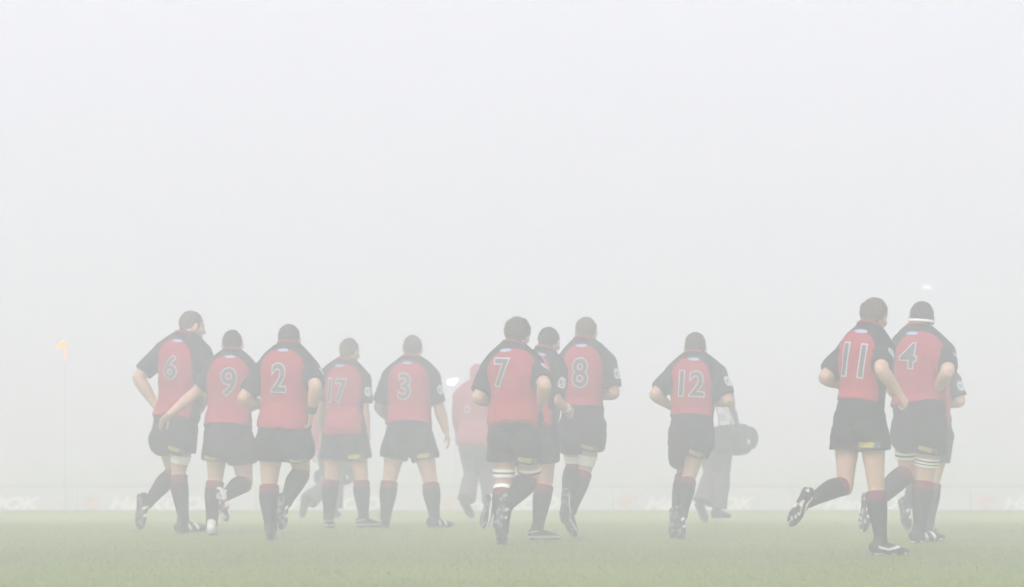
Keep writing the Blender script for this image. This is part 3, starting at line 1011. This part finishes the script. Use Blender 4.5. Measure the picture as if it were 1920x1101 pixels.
# ------------------------------------------------------------------ advertising boards
M['board'] = mat('board_panel', (0.64, 0.64, 0.67), 0.6, 0.08)
M['board_letters'] = mat('board_letters', (0.87, 0.87, 0.88), 0.5, 0.03)
M['board_orange'] = mat('board_orange', (0.70, 0.52, 0.48), 0.5, 0.05)
def box(x0, x1, y0, y1, z0, z1):
    V = np.array([(x, y, z) for z in (z0, z1) for y in (y0, y1) for x in (x0, x1)], float)
    return V, [(0, 2, 3, 1), (4, 5, 7, 6), (0, 1, 5, 4), (2, 6, 7, 3), (0, 4, 6, 2), (1, 3, 7, 5)]

BD = 48.0
bs = F_PX / BD
b_labels = ['low advertising board at the left edge of the pitch', 'low advertising board behind the legs of number 6',
            'low advertising board behind the legs of numbers 9, 2 and 17', 'low advertising board behind the legs of number 7 and number 8',
            'low advertising board behind the legs of number 12', 'low advertising board behind the legs of number 11 and number 4',
            'low advertising board at the right edge of the pitch']
lsets = [-465, -130, 205, 540, 875, 1210, 1545, 1880]
starts = [-130 - 60, 205 - 60, 540 - 60, 875 - 60, 1210 - 60, 1545 - 60, 1880 - 60]
for j, x0 in enumerate(starts):
    w = 335 / bs
    xa = (x0 - CX) / bs
    zt = CAM_Z - (915 - HOR) / bs
    o = add_obj('advertising_board', *box(0.006, w - .006, 0, .05, 0.01, zt), M['board'], None, False)
    o.location = (xa, BD, 0)
    tag(o, b_labels[j], 'advertising board', 'low advertising boards along the far touchline')
    V, F = text_flat('HanKOOK', .03, .35, 1.0)
    lo, hi = V.min(0), V.max(0)
    zc = CAM_Z - (944 - HOR) / bs
    sc = np.array([208, 25]) / bs / (hi - lo)
    V3 = [((a - lo[0]) * sc[0] + 60 / bs, -.004, (b - (lo[1] + hi[1]) / 2) * sc[1] + zc) for a, b in V]
    add_obj('lettering', V3, F, M['board_letters'], o, False)
    # orange slanting mark ahead of the lettering
    e = [(8, 934), (50, 930), (44, 938), (26, 944), (38, 956), (22, 956), (12, 944)]
    add_obj('orange_mark', [(a / bs, -.004, CAM_Z - (b - HOR) / bs) for a, b in e], [tuple(reversed(range(len(e))))], M['board_orange'], o, False)
    for q in (.25, w - .30):
        add_obj('foot', *box(q, q + .05, .05, .22, 0.0, .03), M['board'], o, False)

# ------------------------------------------------------------------ perimeter wall and terraces, mostly lost in the fog
M['concrete'] = mat('concrete', (0.62, 0.62, 0.63), 0.9, 0.10, 3.0)
M['wall_paint'] = mat('painted_wall', (0.74, 0.74, 0.75), 0.8, 0.1, 3.0)
V, F = [], []
yy, zz = 88.0, 0.0
prof_ = [(yy, 0)]
for j in range(34):
    zz += .46
    prof_.append((yy, zz))
    yy += .85
    prof_.append((yy, zz))
prof_.append((yy, 0))
m_ = len(prof_)
for x in (-60, 60):
    V += [(x, a, b) for a, b in prof_]
F = [(i, i + 1, m_ + i + 1, m_ + i) for i in range(m_ - 1)] + [tuple(reversed(range(m_))), tuple(range(m_, 2 * m_)), (m_ - 1, 0, m_, 2 * m_ - 1)]
st_ = add_obj('grandstand', V, F, M['concrete'], None, False)
tag(st_, 'concrete terraces of the stand far behind the players', 'grandstand')

# EXIT sign on the riser of a terrace step
M['lit_white'] = mat('lit_white', (.8, .8, .8), .5, 0, emit=(1, .97, 1), strength=3.0)
M['sign_plate'] = mat('sign_plate', (.5, .5, .5), .5, .05, emit=(1, .97, 1), strength=0.35)
ED = 96.44
es = F_PX / ED
ex, ez = (1741 - CX) / es, CAM_Z + (HOR - 539) / es
sg_ = add_obj('exit_sign', *[q if k_ else q - np.array([ex, ED, ez]) for k_, q in enumerate(box(ex - .15, ex + .15, ED, ED + .055, ez - .06, ez + .06))], M['sign_plate'], None, False)
sg_.location = (ex, ED, ez)
tag(sg_, 'small lit white exit sign high above number 4', 'exit sign')
V, F = text_flat('EXIT', .02)
lo, hi = V.min(0), V.max(0)
sc = np.array([.22, .085]) / (hi - lo)
add_obj('lettering', [((a - (lo[0] + hi[0]) / 2) * sc[0], -.004, (b - (lo[1] + hi[1]) / 2) * sc[1]) for a, b in V], F, M['lit_white'], sg_, False)

# white lamp on a thin pole, behind number 3
M['lamp_glow'] = mat('lamp_glow', (.9, .9, .9), .5, 0, emit=(1, 1, 1), strength=3.0)
M['pole'] = mat('pale_pole', (.58, .58, .59), .5, .1)
LD = 58.0
ls = F_PX / LD
lx_, lz_ = (848 - CX) / ls, CAM_Z + (HOR - 716) / ls
lamp = add_obj('floodlight', *sweep([(.055, 0, -lz_), (.055, 0, -.6), (.055, 0, -.02)], [.012, .010, .010], (1, 0, 0), 12, (True, True), 3), M['pole'])
lamp.location = (lx_, LD, lz_)
tag(lamp, 'small white floodlight on a thin pole between number 3 and number 7', 'floodlight')
hs = [(-.064, -.04), (.018, -.045), (.055, .0), (.09, .04), (.045, .046), (-.064, .03)]
V = [(a, -.05, b) for a, b in hs] + [(a, .05, b) for a, b in hs]
F = [tuple(range(6)), tuple(reversed(range(6, 12)))] + [(i, i + 6, (i + 1) % 6 + 6, (i + 1) % 6) for i in range(6)]
add_obj('lamp_head', V, F, M['lamp_glow'], lamp, False)

# orange flame at the far left on a burner post
M['flame'] = mat('flame', (.6, .2, .03), .6, 0, emit=(1.0, .33, .03), strength=0.95)
FD = 43.0
fs_ = F_PX / FD
fx, fz = (116 - CX) / fs_, CAM_Z + (HOR - 648) / fs_
fl = add_obj('flame_burner', *sweep([(0.03, .04, -fz), (0.03, .04, -.8), (0.03, .04, -.05)], [.005, .004, .004], (1, 0, 0), 12, (True, True), 3), M['pole'])
fl.location = (fx, FD, fz)
tag(fl, 'orange flame glowing in the fog at the far left', 'flame')
X_, Y_, Z_ = np.eye(3)
pr_ = [blob((.005, 0, .022), np.eye(3), (.048, .03, .030)), blob((.03, 0, -.01), np.eye(3), (.030, .03, .022)), sweep([(-.075, 0, -.035), (-.03, 0, .0), (0.0, 0, .035), (.045, 0, .085)], [.020, .034, .03, .006], Y_, 10),
       sweep([(.06, 0, -.055), (.055, 0, -.01), (.02, 0, .03)], [.018, .026, .03], Y_, 10)]
V, F = remesh(pr_, .006, 1)
V = V * .70
add_obj('flame_tongue', V, F, M['flame'], fl)
V, F = sweep([(.052, 0, -.17), (.06, 0, -.13), (.05, 0, -.10)], [.008, .017, .010], Y_, 10)
add_obj('spark', V * .70, F, M['flame'], fl)
V, F = sweep([(.045, 0, -.245), (.045, 0, -.215)], [.012, .012], Y_, 10, (False, False), 2)
add_obj('spark', V * .70, F, M['flame'], fl)

# ------------------------------------------------------------------ the fog
hz = add_obj('haze', *box(X0 - 4, X1 + 4, Y0 - 4, Y1 + 4, -1.0, 16.5), None, None, False)
hz['kind'] = 'stuff'
hm = bpy.data.materials.new('fog')
hm.use_nodes = True
hn = hm.node_tree
hn.nodes.remove(hn.nodes['Principled BSDF'])
pv = hn.nodes.new('ShaderNodeVolumePrincipled')
pv.inputs['Color'].default_value = (0.968, 0.942, 0.992, 1)
pv.inputs['Density'].default_value = FOG_DENSITY
pv.inputs['Anisotropy'].default_value = 0.10
hn.links.new(pv.outputs['Volume'], hn.nodes['Material Output'].inputs['Volume'])
hz.data.materials.append(hm)
